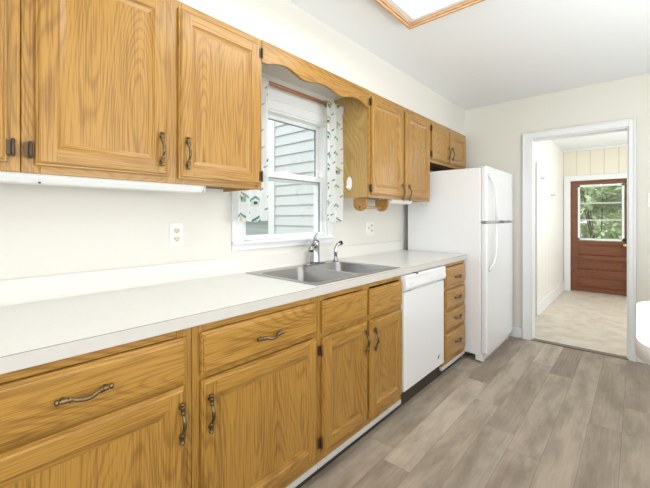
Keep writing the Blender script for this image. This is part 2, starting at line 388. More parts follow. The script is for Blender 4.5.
# back door: wood, half glazed, three panels below
d1 = thing('door_1', ((BX0 + BX1) / 2, HY1 + .03, 0), 'red brown wooden back door, glazed above three panels', None, None, 'structure')
mb = MB(); y0, y1 = HY1 + .015, HY1 + .055
GX0, GX1, GZ0, GZ1 = 1.005, 1.595, .86, 1.765
for a in ((BX0, 1.0, 0.01, BZ), (1.6, BX1, .01, BZ), (1.0, 1.6, GZ1 + .01, BZ), (1.0, 1.6, .79, GZ0 - .01), (1.0, 1.6, .545, .61), (1.0, 1.6, .262, .375), (1.0, 1.6, .01, .075)):
    mb.box(a[0], a[1], y0, y1, a[2], a[3])
for a in ((.61, .79), (.375, .545), (.075, .262)): mb.box(1.0, 1.6, y0 + .024, y1 - .004, a[0], a[1]); mb.prism([(y0 + .024, a[0]), (y0 + .001, a[0]), (y0 + .024, a[0] + .016)], 'x', 1.0, 1.6); mb.box(1.03, 1.57, y0 + .016, y0 + .024, a[0] + .035, a[1] - .03)
obj('door_panel', mb, BACKDOOR, d1)
mb = MB()
for a in ((GX0, GX0 + .028, GZ0, GZ1), (GX1 - .028, GX1, GZ0, GZ1), (GX0, GX1, GZ0, GZ0 + .03), (GX0, GX1, GZ1 - .03, GZ1)): mb.box(a[0], a[1], y0 - .008, y0 + .02, a[2], a[3])
mb2 = MB()
for z in (1.465, 1.19): mb2.box(GX0 + .02, GX1 - .02, y0 - .004, y0 + .016, z - .011, z + .011)
gf = obj('glazing_frame', mb, WHITE, d1); obj('glazing_bar', mb2, APPLG, gf); 
obj('pane', B(GX0 + .02, GX1 - .02, y0 + .018, y0 + .022, GZ0 + .02, GZ1 - .02), GLASS, gf)
obj('door_knob', MB().lathe((1.604, y0, .80), (0, -1, 0), [(.026, 0), (.026, .006), (.010, .008), (.010, .03), (.022, .036), (.028, .048), (.024, .062), (.008, .068)]), BRASS2, d1)
obj('deadbolt', MB().lathe((1.604, y0, .885), (0, -1, 0), [(.028, 0), (.026, .01), (.012, .012), (.010, .03), (0, .031)]), BLACK, d1)
for z in (.28, .95, 1.62): obj('hinge', MB().lathe((BX0 + .004, y0 - .006, z - .045), (0, 0, 1), [(.007, 0), (.007, .09)], 8), DKHINGE, d1)
mb = MB()
for (a, b, z0_, z1_) in ((BX0 - .088, BX0, 0, BZ + .085), (BX1, BX1 + .088, 0, BZ + .085), (BX0, BX1, BZ, BZ + .085)): mb.box(a, b, HY1 - .018, HY1, z0_, z1_)
mb.box(BX0 - .01, BX0, HY1 - .006, HY1 + .12, 0, BZ + .01); mb.box(BX1, BX1 + .01, HY1 - .006, HY1 + .12, 0, BZ + .01); mb.box(BX0, BX1, HY1 - .006, HY1 + .12, BZ, BZ + .01)
obj('door_casing', mb, WHITE, d1, bevel=.003)

# ------------------------------------------------------------ kitchen window
w = thing('window_1', (0, 1.6, 1.08), 'white double hung window above the sink', None, None, 'structure')
mb = MB(); T = .016
mb.box(0, T, 1.165, 1.24, 1.08, 2.0); mb.box(0, T, 2.0, 2.05, 1.08, 2.0); mb.box(0, T, 1.165, 2.05, 2.0, 2.085); mb.box(0, T + .006, 1.165, 2.05, 1.985, 2.0)
mb.box(0, T, 1.24, 2.0, 1.925, 1.985)
mb.box(0, T * .7, 1.165, 2.05, 1.045, 1.08)
obj('window_casing', mb, WHITE, w, bevel=.003)
obj('window_stool', B(-.03, .03, 1.165, 2.05, 1.08, 1.1), WHITE, w, bevel=.005)
mb = MB()
mb.box(-.12, 0, 1.24, 1.256, 1.085, 1.93); mb.box(-.12, 0, 1.984, 2.0, 1.085, 1.93); mb.box(-.12, 0, 1.256, 1.984, 1.914, 1.93); mb.box(-.12, -.03, 1.256, 1.984, 1.085, 1.10)
for yy in (1.256, 1.979):
    mb.box(-.02, -.012, yy, yy + .005, 1.10, 1.914)
obj('window_jamb', mb, VINYL, w)
def sash(x0, x1, z0, z1, st=.028, top=.04, bot=.04):
    mb = MB(); ya, yb = 1.256, 1.984
    mb.box(x0, x1, ya, ya + st, z0, z1); mb.box(x0, x1, yb - st, yb, z0, z1); mb.box(x0, x1, ya + st, yb - st, z0, z0 + bot); mb.box(x0, x1, ya + st, yb - st, z1 - top, z1)
    s_ = obj('sash', mb, VINYL, w, bevel=.003)
    g_ = MB(); xm = (x0 + x1) / 2
    g_.box(xm - .002, xm + .002, ya + st - .004, yb - st + .004, z0 + bot - .004, z1 - top + .004)
    obj('pane', g_, GLASS, s_)
    g2 = MB(); k = .004
    g2.box(xm - .006, xm + .0065, yb - st - k, yb - st, z0 + bot, z1 - top); g2.box(xm - .006, xm + .0065, ya + st, ya + st + k, z0 + bot, z1 - top)
    g2.box(xm - .006, xm + .0065, ya + st, yb - st, z1 - top - k, z1 - top)
    obj('gasket', g2, mat('grey_gasket', (.22, .25, .28), .5), s_)
sash(-.095, -.065, 1.48, 1.93, bot=.03)
sash(-.055, -.022, 1.10, 1.535, bot=.028, top=.038)
obj('sash_lock', MB().box(-.05, -.024, 1.575, 1.635, 1.535, 1.548).tube([(-.035, 1.6, 1.545), (-.03, 1.63, 1.556), (-.028, 1.66, 1.556)], .005, 6), WHITE, w)

# ------------------------------------------------------------ outside
tag(struct('ground', B(-14, 10, -8, 22, -.62, -.5), GRASS), 'lawn outside')
h = thing('neighbouring_house', (-.9, 4.4, -.5), 'house wall with white horizontal siding seen through the sink window', 'house')
mb = MB(); HYW = 2.62; z = -.5
while z < 3.6:
    mb.prism([(HYW - .018, z), (HYW, z), (HYW, z + .11), (HYW - .002, z + .11)], 'x', -1.3, -.2)
    z += .11
mb.box(-1.3, -.2, HYW, HYW + .1, -.5, 3.6)
obj('siding', mb, SIDING, h)
obj('corner_board', B(-1.40, -1.30, HYW - .03, HYW + .1, -.5, 3.6), VINYL, h, bevel=.004)
h2 = thing('garage', (-6, 4.8, -.5), 'grey sided building glimpsed at the lower left of the sink window', 'building')
mb = MB(); z = -.5
while z < 1.35:
    mb.prism([(6.48, z), (6.5, z), (6.5, z + .13), (6.497, z + .13)], 'x', -10, -3.6); z += .13
mb.box(-10, -3.6, 6.5, 9, -.5, 1.35)
obj('siding', mb, SIDEG, h2)
obj('roof', MB().prism([(6.2, 1.33), (9.3, 1.33), (7.75, 2.0)], 'x', -10.2, -3.4), ROOF, h2)
obj('fence_base', B(-10, -3.6, 6.3, 6.47, -.5, .35), VINYL, h2)

def shrub(name, cx, cy, zb, r, hgt, label, seed, n=5200):
    rr = random.Random(seed); t = thing(name, (cx, cy, zb), label, 'tree')
    st = MB()
    for k in range(5):
        a = rr.uniform(0, 2 * PI); st.tube([(cx, cy, zb), (cx + .2 * math.cos(a) * r, cy + .2 * math.sin(a) * r, zb + hgt * .4), (cx + .5 * math.cos(a) * r, cy + .5 * math.sin(a) * r, zb + hgt * .8)], [.022, .014, .006], 6)
    obj('trunk', st, BARK, t)
    mb = MB(); cl = [(rr.gauss(0, .42) * r, rr.gauss(0, .42) * r, rr.uniform(.12, .95) * hgt, rr.uniform(.22, .5) * r) for _ in range(26)]
    for i in range(n):
        c = rr.choice(cl); d = Vector((rr.gauss(0, 1), rr.gauss(0, 1), rr.gauss(0, 1))).normalized() * c[3] * rr.uniform(.6, 1)
        p = Vector((cx + c[0] + d.x, cy + c[1] + d.y, zb + max(.05, c[2] + d.z)))
        a = Vector((rr.gauss(0, 1), rr.gauss(0, 1), rr.gauss(0, .6))).normalized() * rr.uniform(.06, .12); b = a.cross(Vector((rr.gauss(0, 1), rr.gauss(0, 1), rr.gauss(0, 1)))).normalized() * .045
        k = mb.add([p - a, p + b, p + a, p - b]); mb.face((k, k + 1, k + 2, k + 3))
    tag(obj('foliage', mb, LEAF, t, recalc=False), kind='stuff')
shrub('leafy_tree', 1.1, 10.4, -.5, 1.0, 3.6, 'pale green leafy tree behind the left half of the back door glass', 3)
shrub('leafy_tree', 3.3, 10.9, -.5, 1.1, 3.3, 'green leafy tree standing right of the back door glass', 5)
shrub('leafy_tree', 1.6, 14.5, -.5, 1.9, 5.2, 'broad pale green tree further back beyond the back door', 8, 9000)

# ------------------------------------------------------------ cabinet fronts
def rect(y0, y1, z0, z1, ins, x): return [(x, y0 + ins, z0 + ins), (x, y1 - ins, z0 + ins), (x, y1 - ins, z1 - ins), (x, y0 + ins, z1 - ins)]
OUT = [(0, 0), (0, .008), (.0015, .0105), (.006, .011), (.0085, .016), (.012, .0185), (.015, .019)]
def rings(mb, y0, y1, z0, z1, xb, prof, side_m=0, tb_m=1):
    ls = [rect(y0, y1, z0, z1, i, xb + d) for i, d in prof]
    st = [mb.add(l) for l in ls]
    for a in range(len(ls) - 1):
        for i in range(4):
            j = (i + 1) % 4
            mb.face((st[a] + i, st[a] + j, st[a + 1] + j, st[a + 1] + i), tb_m if i in (0, 2) else side_m)
    return ls
def panel_door(y0, y1, z0, z1, xb, fw=.056, last=.022):
    mb = MB()
    rings(mb, y0, y1, z0, z1, xb, OUT)
    i0 = OUT[-1][0]; d0 = xb + OUT[-1][1]
    Y0, Y1, Z0, Z1 = y0 + i0, y1 - i0, z0 + i0, z1 - i0; y2, y3, z2, z3 = y0 + fw, y1 - fw, z0 + fw, z1 - fw
    def q(a, b, c, d, m): k = mb.add([(d0, a, c), (d0, b, c), (d0, b, d), (d0, a, d)]); mb.face((k, k + 1, k + 2, k + 3), m)
    q(Y0, y2, Z0, Z1, 0); q(y3, Y1, Z0, Z1, 0); q(y2, y3, Z0, z2, 1); q(y2, y3, z3, Z1, 1)
    INN = [(fw, .019), (fw + .002, .0155), (fw + .005, .0150), (fw + .007, .0125), (fw + last, .007)]
    ls = rings(mb, y0, y1, z0, z1, xb, INN)
    k = mb.add(ls[-1]); mb.face((k, k + 1, k + 2, k + 3), 0)
    k = mb.add(rect(y0, y1, z0, z1, 0, xb)); mb.face((k + 3, k + 2, k + 1, k), 0)
    return mb
def slab_front(y0, y1, z0, z1, xb):
    mb = MB(); ls = rings(mb, y0, y1, z0, z1, xb, OUT, 0, 0)
    k = mb.add(ls[-1]); mb.face((k, k + 1, k + 2, k + 3), 0)
    k = mb.add(rect(y0, y1, z0, z1, 0, xb)); mb.face((k + 3, k + 2, k + 1, k), 0)
    return mb
def handle(x, y, z, vert, parent, L=.132):
    """spooled antique brass pull, standing off the face"""
    mb = MB(); pts = []; R = []
    prof = [(-.5, .003, .013), (-.49, .0068, .013), (-.465, .0085, .013), (-.44, .0075, .013), (-.42, .0042, .014), (-.405, .0042, .014), (-.395, .0075, .014), (-.375, .0075, .014), (-.365, .0058, .015),
            (-.31, .0074, .016), (-.285, .0048, .017), (-.275, .0082, .017), (-.25, .0082, .018), (-.235, .0045, .019), (-.20, .0048, .020), (-.15, .0052, .024), (-.08, .0058, .028), (0, .0060, .029)]
    prof = prof + [(-a, b, c) for a, b, c in reversed(prof[:-1])]
    for a, r, off in prof:
        s = a * L
        pts.append((x + off, y, z + s) if vert else (x + off, y + s, z - .006 * max(0, 1 - (a / .24) ** 2))); R.append(r)
    mb.tube(pts, R, 10)
    for s in (-.36 * L, .36 * L):
        p = (x, y, z + s) if vert else (x, y + s, z)
        mb.lathe(p, (1, 0, 0), [(.0065, 0), (.006, .003), (.004, .006), (.004, .012)], 10)
    return obj('handle', mb, BRASS, parent)
def hinge(x, y, z, parent, hgt=.056):
    mb = MB(); mb.box(x - .001, x + .003, y - .016, y + .004, z - hgt / 2 + .006, z + hgt / 2 - .006)
    mb.lathe((x + .006, y, z - hgt / 2), (0, 0, 1), [(.002, 0), (.005, .003), (.005, hgt - .003), (.002, hgt)], 8)
    for k in (-.3, -.1, .1, .3): mb.lathe((x + .006, y, z + k * hgt - .001), (0, 0, 1), [(.0062, 0), (.0062, .002)], 8)
    return obj('hinge', mb, DKHINGE, parent)

def frame(x0, x1, y0, y1, z0, z1, ycuts, zcuts=None, zbot=.03, ztop=.03):
    """face frame: stiles at the ycuts (list of y ranges), rails top, bottom and at zcuts"""
    mb = MB()
    for a, b in ycuts: mb.box(x0, x1, a, b, z0, z1, 0)
    for i in range(len(ycuts) - 1):
        a, b = ycuts[i][1], ycuts[i + 1][0]
        mb.box(x0, x1, a, b, z0, z0 + zbot, 1); mb.box(x0, x1, a, b, z1 - ztop, z1, 1)
        for c, d in (zcuts or []): mb.box(x0, x1, a, b, c, d, 1)
    return mb

def wall_cabinet(y0, y1, z0, z1, stiles, doors, label, side=None, group='oak wall cabinets'):
    """doors: (y0, y1, z0, z1, handle_y, handle_z, hinge_y)"""
    t = thing('wall_cabinet', (0, (y0 + y1) / 2, z0), label, 'cabinet', group)
    mb = MB(); x1 = .305
    mb.box(0, x1, y0 + .002, y0 + .016, z0 + .003, z1); mb.box(0, x1, y1 - .016, y1 - .002, z0 + .003, z1)
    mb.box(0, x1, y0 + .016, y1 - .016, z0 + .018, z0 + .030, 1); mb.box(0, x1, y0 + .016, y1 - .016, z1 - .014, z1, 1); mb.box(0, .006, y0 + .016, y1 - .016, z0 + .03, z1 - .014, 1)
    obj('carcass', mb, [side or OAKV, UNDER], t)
    obj('face_frame', frame(x1, .3225, y0, y1, z0, z1, stiles, zbot=.035, ztop=.05), [OAKV, OAKH], t, bevel=.0015, seg=1)
    for (a, b, c, d, hy, hz, gy) in doors:
        dr = obj('door', panel_door(a, b, c, d, .3255), [OAKV, OAKH], t)
        if hy is not None: handle(.3445, hy, hz, True, dr, .135)
        if gy is not None:
            for z in ((c + .045, d - .045)): hinge(.334, gy, z, dr)
    return t

wall_cabinet(-.32, .197, 1.378, SZ, [(-.32, -.29), (.15, .197)], [(-.28, .165, 1.405, 2.095, None, 0, .178)], 'oak wall cabinet cut off by the left edge of the photo')
wall_cabinet(.199, 1.13, 1.378, SZ, [(.199, .245), (.63, .71), (1.09, 1.13)],
             [(.231, .648, 1.403, 2.103, .616, 1.505, .219), (.692, 1.108, 1.398, 2.103, .723, 1.503, 1.119)], 'wide double door oak wall cabinet left of the sink window')
wall_cabinet(2.084, 3.055, 1.378, SZ, [(2.084, 2.12), (2.53, 2.60), (3.02, 3.055)],
             [(2.102, 2.54, 1.400, 2.098, 2.512, 1.437, 2.089), (2.588, 3.03, 1.400, 2.098, 2.62, 1.437, None)], 'double door oak wall cabinet between the sink window and the fridge', OAKS)
wall_cabinet(3.057, 3.96, 1.745, SZ, [(3.057, 3.10), (3.45, 3.50), (3.92, 3.96)],
             [(3.085, 3.46, 1.772, 2.095, 3.428, 1.87, 3.07), (3.49, 3.925, 1.772, 2.095, 3.522, 1.87, None)], 'short oak wall cabinet above the white fridge')

# scalloped valance over the window
pts = [(1.13, 2.024), (1.17, 2.026), (1.21, 2.040), (1.27, 2.052), (1.32, 2.050), (1.37, 2.036), (1.42, 2.022), (1.47, 2.022), (1.53, 2.034), (1.60, 2.042)]
def smooth(ps):
    o = []
    for i in range(len(ps) - 1):
        p0, p1, p2, p3 = ps[max(i - 1, 0)], ps[i], ps[i + 1], ps[min(i + 2, len(ps) - 1)]
        for k in range(4):
            t = k / 4; f = lambda a, b, c, d: .5 * (2 * b + (c - a) * t + (2 * a - 5 * b + 4 * c - d) * t * t + (3 * b - a - 3 * c + d) * t ** 3)
            o.append((f(p0[0], p1[0], p2[0], p3[0]), f(p0[1], p1[1], p2[1], p3[1])))
    return o + [ps[-1]]
low = smooth(pts + [(3.215 - a, b - .012 * max(0, (3.215 - a - 1.6) / .47)) for a, b in reversed(pts[:-1])])
low = [(a, b) for a, b in low]; low[0] = (1.131, low[0][1]); low[-1] = (2.083, low[-1][1])
low = [(min(max(a, 1.131), 2.083), b) for a, b in low]
v = obj('window_valance', MB().prism([(1.131, SZ), ] + low + [(2.083, SZ)], 'x', .305, .325), [OAKH], bevel=0)
tag(v, 'scalloped oak valance board spanning above the sink window', 'valance')

# ------------------------------------------------------------ base cabinets
CT = .914; CTH = .038; BT = CT - CTH; ZB = .082
def base_cabinet(name, y0, y1, stiles, zrails, drawers, doors, label, group='oak base cabinets', toe1=None):
    t = thing(name, (.05, (y0 + y1) / 2, 0), label, 'cabinet', group)
    mb = MB(); x1 = .60
    mb.box(0, x1, y0 + .002, y0 + .018, ZB, BT - .001); mb.box(0, x1, y1 - .012, y1 - .002, ZB, BT - .001)
    mb.box(0, x1, y0 + .018, y1 - .018, ZB, ZB + .016); mb.box(0, .006, y0 + .018, y1 - .018, ZB + .016, BT - .02)
    obj('carcass', mb, OAKV, t)
    obj('face_frame', frame(x1, .6175, y0, y1, ZB, BT - .001, stiles, zrails, zbot=.045, ztop=.03), [OAKV, OAKH], t, bevel=.0015, seg=1)
    obj('toe_kick', B(.575, .587, y0 + .002, y1 - .002, .001, ZB - .001), TOE, t)
    obj('toe_strip', B(.598, .621, y0 + .001, (toe1 or y1 - .001), ZB - .028, ZB - .001), STRIP, t, bevel=.002)
    for (a, b, c, d, hd) in drawers:
        dr = obj('drawer_front', slab_front(a, b, c, d, .6205), [OAKH], t)
        if hd: handle(.6395, hd[0], hd[1], False, dr, hd[2])
    for (a, b, c, d, hy, hz, gy) in doors:
        dr = obj('door', panel_door(a, b, c, d, .6205, .058, .026), [OAKV, OAKH], t)
        handle(.6395, hy, hz, True, dr, .132)
        if gy is not None:
            for z in (c + .055, d - .055): hinge(.629, gy, z, dr)
    return t
base_cabinet('base_cabinet', -.05, .598, [(-.05, -.02), (.545, .598)], [(.68, .72)], [(-.012, .574, .700, .845, (.283, .772, .134))],
             [(-.012, .569, .120, .686, .549, .577, None)], 'oak base cabinet nearest the camera with a wide drawer over one door')
base_cabinet('base_cabinet', .600, 1.222, [(.600, .65), (1.18, 1.222)], [(.68, .72)], [(.626, 1.205, .700, .845, (.917, .767, .134))],
             [(.626, 1.205, .120, .680, .652, .567, None)], 'oak base cabinet left of the sink with one drawer handle and a door hinged right')
sinkcab = base_cabinet('base_cabinet', 1.224, 2.008, [(1.224, 1.27), (1.59, 1.655), (1.985, 2.008)], [(.66, .70)],
             [(1.247, 1.611, .690, .842, None), (1.640, 1.996, .690, .838, None)],
             [(1.247, 1.611, .125, .668, 1.583, .567, 1.235), (1.640, 1.996, .125, .662, 1.672, .558, None)],
             'oak sink cabinet with two narrow doors under two blank drawer fronts')
base_cabinet('drawer_cabinet', 2.636, 3.115, [(2.636, 2.69), (3.07, 3.115)], [(.66, .69), (.49, .52), (.32, .34)],
             [(2.670, 3.084, .692, .842, (2.892, .755, .12)), (2.670, 3.084, .525, .660, (2.892, .590, .12)),
              (2.670, 3.084, .352, .492, (2.892, .425, .12)), (2.670, 3.084, .125, .322, (2.892, .235, .12))], [],
             'narrow oak cabinet of four drawers between dishwasher and fridge')

# ------------------------------------------------------------ worktop
SY0, SY1, SXA, SXB = 1.236, 2.022, .045, .600
wt = thing('worktop', (.32, 1.5, BT), 'long white laminate kitchen worktop carrying the steel sink', 'worktop')
mb = MB(); hy0, hy1, hx0, hx1 = SY0 + .012, SY1 - .012, SXA + .012, SXB - .012
Y0, Y1, XC = -.055, 3.12, .6325
mb.box(.001, XC, Y0, hy0, BT, CT); mb.box(.001, XC, hy1, Y1, BT, CT); mb.box(.001, hx0, hy0, hy1, BT, CT); mb.box(hx1, XC, hy0, hy1, BT, CT)
obj('top_slab', mb, LAM, wt)
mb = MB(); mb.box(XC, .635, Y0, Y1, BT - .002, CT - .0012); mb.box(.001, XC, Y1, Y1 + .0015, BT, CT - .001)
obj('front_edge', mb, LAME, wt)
obj('edge_seam', B(XC, .6352, Y0, Y1, CT - .0012, CT - .0001), SEAM, wt)
mb = MB().prism([(.0005, CT - .001), (.030, CT), (.020, CT + .004), (.0145, CT + .014), (.0135, 1.005), (.011, 1.010), (.0005, 1.010)], 'y', Y0, Y1)
obj('backsplash', mb, LAMB, wt)

# right-hand peninsula worktop with a rounded end
def rr(cx, cy, hx, hy, r, n=6):
    o = []
    for (sx, sy, a0) in ((1, 1, 0), (-1, 1, 90), (-1, -1, 180), (1, -1, 270)):
        for k in range(n + 1):
            a = math.radians(a0 + 90 * k / n); o.append((cx + sx * (hx - r) + r * math.cos(a), cy + sy * (hy - r) + r * math.sin(a)))
    return o
pt = thing('peninsula_worktop', (2.3, 1.5, 0), 'white laminate breakfast counter with rounded corner at the right edge', 'counter')
lp = rr(2.342, 1.53, .60, .40, .16, 10)
mb = MB().prism(lp, 'z', .872, .913); obj('top_slab', mb, LAM, pt)
lp2 = rr(2.342, 1.53, .6015, .4015, .1615, 10)
mb = MB().loops([[(x, y, .870) for x, y in lp2], [(x, y, .9115) for x, y in lp2]], 0, True, True, False); obj('front_edge', mb, WHITE, pt)
obj('cabinet_base', B(2.02, 2.9, 1.16, 1.80, 0, .869), WHITE, pt, bevel=.003)

# ------------------------------------------------------------ sink
sk = thing('kitchen_sink', ((SXA + SXB) / 2, (SY0 + SY1) / 2, CT), 'stainless steel double bowl drop-in sink under the window', 'sink')
ZD = CT + .004
def rl(x0, x1, y0, y1, r, z, n=5): return [(x, y, z) for x, y in rr((x0 + x1) / 2, (y0 + y1) / 2, (x1 - x0) / 2, (y1 - y0) / 2, r, n)]
ym = (SY0 + SY1) / 2
mb = MB()
for (a, b, c, d) in ((SY0, ym, SY0 + .028, ym - .014), (ym, SY1, ym + .014, SY1 - .034)):
    bx0, bx1 = SXA + .075, SXB - .028
    mb.loops([rl(SXA, SXB, a, b, .001, ZD), rl(bx0, bx1, c, d, .05, ZD)], 0, False, False, False)
    mb.loops([rl(bx0, bx1, c, d, .05, ZD), rl(bx0 + .003, bx1 - .003, c + .003, d - .003, .048, ZD - .004), rl(bx0 + .008, bx1 - .008, c + .008, d - .008, .045, ZD - .12),
              rl(bx0 + .014, bx1 - .014, c + .014, d - .014, .04, ZD - .150), rl(bx0 + .035, bx1 - .035, c + .035, d - .035, .03, ZD - .166),
              rl(bx0 + .15, bx1 - .15, c + .13, d - .13, .02, ZD - .170)], 0, True, False, True)
o = rl(SXA, SXB, SY0, SY1, .001, ZD); o2 = rl(SXA - .006, SXB + .006, SY0 - .006, SY1 + .006, .006, CT + .0006)
mb.loops([o2, o], 0, False, False, False)
obj('bowl_basin', mb, STEEL, sk, recalc=False)
for (c, d) in ((SY0 + .028, ym - .014), (ym + .014, SY1 - .034)):
    obj('drain', MB().lathe(((SXA + SXB) / 2 + .02, (c + d) / 2, ZD - .1705), (0, 0, 1), [(.04, 0), (.04, .003), (.030, .002), (.028, -.0), (.0, .001)], 20), CHROME, sk)

fa = thing('kitchen_faucet', (.095, 1.70, ZD), 'chrome single lever faucet standing behind the sink', 'faucet')
FY = 1.775; FX = .088
mb = MB().loops([rl(FX - .028, FX + .028, FY - .10, FY + .10, .027, z, 6) for z in (ZD, ZD + .006)] + [rl(FX - .022, FX + .022, FY - .094, FY + .094, .021, ZD + .011, 6)], 0, True)
obj('base_plate', mb, CHROME, fa)
obj('faucet_body', MB().lathe((FX, FY, ZD + .010), (0, 0, 1), [(.036, 0), (.035, .01), (.033, .03), (.031, .09), (.032, .12), (.033, .135), (.028, .150), (.012, .158), (0, .160)], 20), CHROME, fa)
d_ = Vector((.50, -.866, 0)); p0 = Vector((FX, FY, ZD + .118))
ps = [p0 + d_ * s + Vector((0, 0, h_)) for s, h_ in ((0, 0), (.03, .012), (.06, .016), (.09, .012), (.115, -.004), (.122, -.020))]
sp = obj('spout', MB().tube(ps, [.021, .021, .020, .019, .018, .018], 12), CHROME, fa)
obj('lever_handle', MB().tube([(FX, FY, ZD + .150), (FX, FY, ZD + .170), (FX + .004, FY + .006, ZD + .195), (FX + .008, FY + .012, ZD + .212)], [.018, .012, .009, .006], 10), CHROME, fa)
sy = 1.982; sx = .10
ss = thing('side_sprayer', (sx, sy, ZD), 'small chrome side sprayer with black tip right of the faucet', 'sprayer')
obj('sprayer_base', MB().lathe((sx, sy, ZD), (0, 0, 1), [(.024, 0), (.022, .008), (.014, .018), (.0125, .04)], 16), CHROME, ss)
hd = obj('sprayer_head', MB().tube([(sx, sy, ZD + .035), (sx, sy, ZD + .07), (sx, sy, ZD + .095), (sx + .006, sy + .012, ZD + .118), (sx + .02, sy + .035, ZD + .132)], [.011, .014, .0115, .013, .016], 14), CHROME, ss)
obj('sprayer_nozzle', MB().tube([(sx + .02, sy + .035, ZD + .132), (sx + .026, sy + .045, ZD + .136)], [.0165, .0145], 14), BLACK, hd)

# ------------------------------------------------------------ dishwasher
dw = thing('dishwasher', (.33, 2.3, 0), 'white built-in dishwasher between the sink cabinet and the drawers', 'dishwasher')
a, b = 2.012, 2.630
obj('tub_housing', B(.02, .60, a, b, .10, .866), APPL, dw)
mb = MB(); mb.box(.60, .638, a, b, .128, .758)
obj('door_panel', mb, APPL, dw, bevel=.004)
mb = MB().prism([(.60, .762), (.632, .762), (.650, .775), (.655, .790), (.651, .862), (.646, .868), (.60, .868)], 'y', a, b)
cp = obj('control_panel', mb, APPL, dw, bevel=.003)
obj('latch_recess', B(.634, .6405, 2.10, 2.50, .759, .768), APPLG, cp)
mb = MB()
for k in range(14): mb.box(.6495, .6525, 2.03 + k * .022, 2.045 + k * .022, .842, .847)
obj('vent_slot', mb, APPLG, cp)
mb = MB()
for (yy, ln) in ((2.06, .02), (2.085, .02), (2.36, .012), (2.40, .012), (2.47, .012), (2.51, .012)): obj('button_mark', B(.6535, .6555, yy, yy + ln, .805, .811), APPLG, cp)

bd = MB()
bd.prism([(2.515, .186), (2.521, .186), (2.538, .212), (2.532, .212)], 'x', .6375, .639); bd.prism([(2.526, .186), (2.546, .203), (2.549, .211), (2.54, .211)], 'x', .6375, .639)
tag(obj('badge', bd, BLACK, dw), 'small dark slanted badge')
obj('toe_panel', B(.575, .587, a, b, .001, .098), TOE, dw)
tag(obj('mounting_clip', MB().box(.62, .652, 2.15, 2.175, .8685, .8725).tube([(.652, 2.15, .868), (.658, 2.16, .8695), (.654, 2.175, .869)], .0035, 6), DKHINGE, dw), 'dark metal clip')

# ------------------------------------------------------------ fridge
fr = thing('refrigerator', (.4, 3.54, 0), 'tall white top freezer refrigerator at the end of the counter', 'refrigerator')
fa_, fb_ = 3.135, 3.965
mb = MB().box(.06, .745, fa_, fb_, .06, 1.664); obj('cabinet_body', mb, APPL, fr, bevel=.006)
def fdoor(z0, z1):
    prof = rr(.7725, (fa_ + fb_) / 2, .0245, (fb_ - fa_) / 2 - .001, .014, 5)
    return obj('freezer_door' if z0 > 1 else 'fridge_door', MB().loops([[(x, y, z) for x, y in prof] for z in (z0, z1)], 0, False), APPL, fr, bevel=.004)
fd1 = fdoor(1.205, 1.672); fd2 = fdoor(.085, 1.182)
obj('door_gasket', B(.744, .749, fa_ + .008, fb_ - .008, .09, 1.655), APPLG, fr)
def fh(pts, parent):
    ls = []
    for i, (x, y, z, wx) in enumerate(pts):
        t = Vector(pts[min(i + 1, len(pts) - 1)][:3]) - Vector(pts[max(i - 1, 0)][:3]); t.normalize()
        a_ = Vector((0, 1, 0)); a_ = (a_ - t * a_.dot(t)).normalized(); b_ = t.cross(a_)
        ls.append([Vector((x, y, z)) + a_ * (math.cos(2 * PI * k / 12) * wx) + b_ * (math.sin(2 * PI * k / 12) * .010) for k in range(12)])
    obj('handle', MB().loops(ls, 0, True), APPL, parent)
hx = .797
fh([(hx, 3.185, 1.605, .022), (hx + .010, 3.195, 1.585, .021), (hx + .028, 3.225, 1.54, .018), (hx + .040, 3.248, 1.48, .016), (hx + .042, 3.255, 1.40, .015), (hx + .042, 3.257, 1.206, .015)], fd1)
fh([(hx + .042, 3.257, 1.182, .015), (hx + .042, 3.257, .98, .015), (hx + .040, 3.25, .90, .016), (hx + .028, 3.228, .84, .018), (hx + .010, 3.20, .80, .021), (hx, 3.19, .782, .022)], fd2)
for (p, q) in ((fa_ + .004, fa_ + .13), (fb_ - .30, fb_ - .05)): obj('centre_hinge', B(.746, .792, p, q, 1.186, 1.201), STEEL, fr)
obj('top_hinge', B(.70, .785, fa_ + .0, fa_ + .04, 1.665, 1.676), APPLG, fr, bevel=.002)
obj('hinge_cover', B(.796, .806, fb_ - .045, fb_ - .003, 1.545, 1.575), APPLG, fd1, bevel=.003)
obj('kick_grille', B(.70, .76, fa_ + .004, fb_ - .004, .012, .078), APPL, fr, bevel=.004)
for (p, q) in ((.75, fa_ + .04), (.75, fb_ - .05), (.12, fa_ + .05), (.12, fb_ - .05)): obj('levelling_foot', MB().lathe((p, q, 0), (0, 0, 1), [(.016, 0), (.016, .012), (.008, .014), (.008, .08)], 10), APPLG, fr)

# ------------------------------------------------------------ ceiling light
lx0, lx1, ly0, ly1 = .695, 1.31, .78, 1.975; dz = .06
cl = thing('ceiling_light', ((lx0 + lx1) / 2, (ly0 + ly1) / 2, CZ), 'wood framed rectangular fluorescent light on the ceiling', 'ceiling light')
mb = MB()
def ringbox(mb, x0, x1, y0, y1, w_, z0, z1, mi=0):
    mb.box(x0, x1, y0, y0 + w_, z0, z1, mi); mb.box(x0, x1, y1 - w_, y1, z0, z1, mi); mb.box(x0, x0 + w_, y0 + w_, y1 - w_, z0, z1, mi); mb.box(x1 - w_, x1, y0 + w_, y1 - w_, z0, z1, mi)
ringbox(mb, lx0, lx1, ly0, ly1, .016, CZ - dz, CZ - .001); ringbox(mb, lx0 + .016, lx1 - .016, ly0 + .016, ly1 - .016, .010, CZ - dz + .010, CZ - .001)
obj('wood_frame', mb, TRIMW, cl, bevel=.003)
mb = MB(); ringbox(mb, lx0 + .027, lx1 - .027, ly0 + .027, ly1 - .027, .03, CZ - .036, CZ - .001)
obj('inner_rim', mb, WHITE, cl)
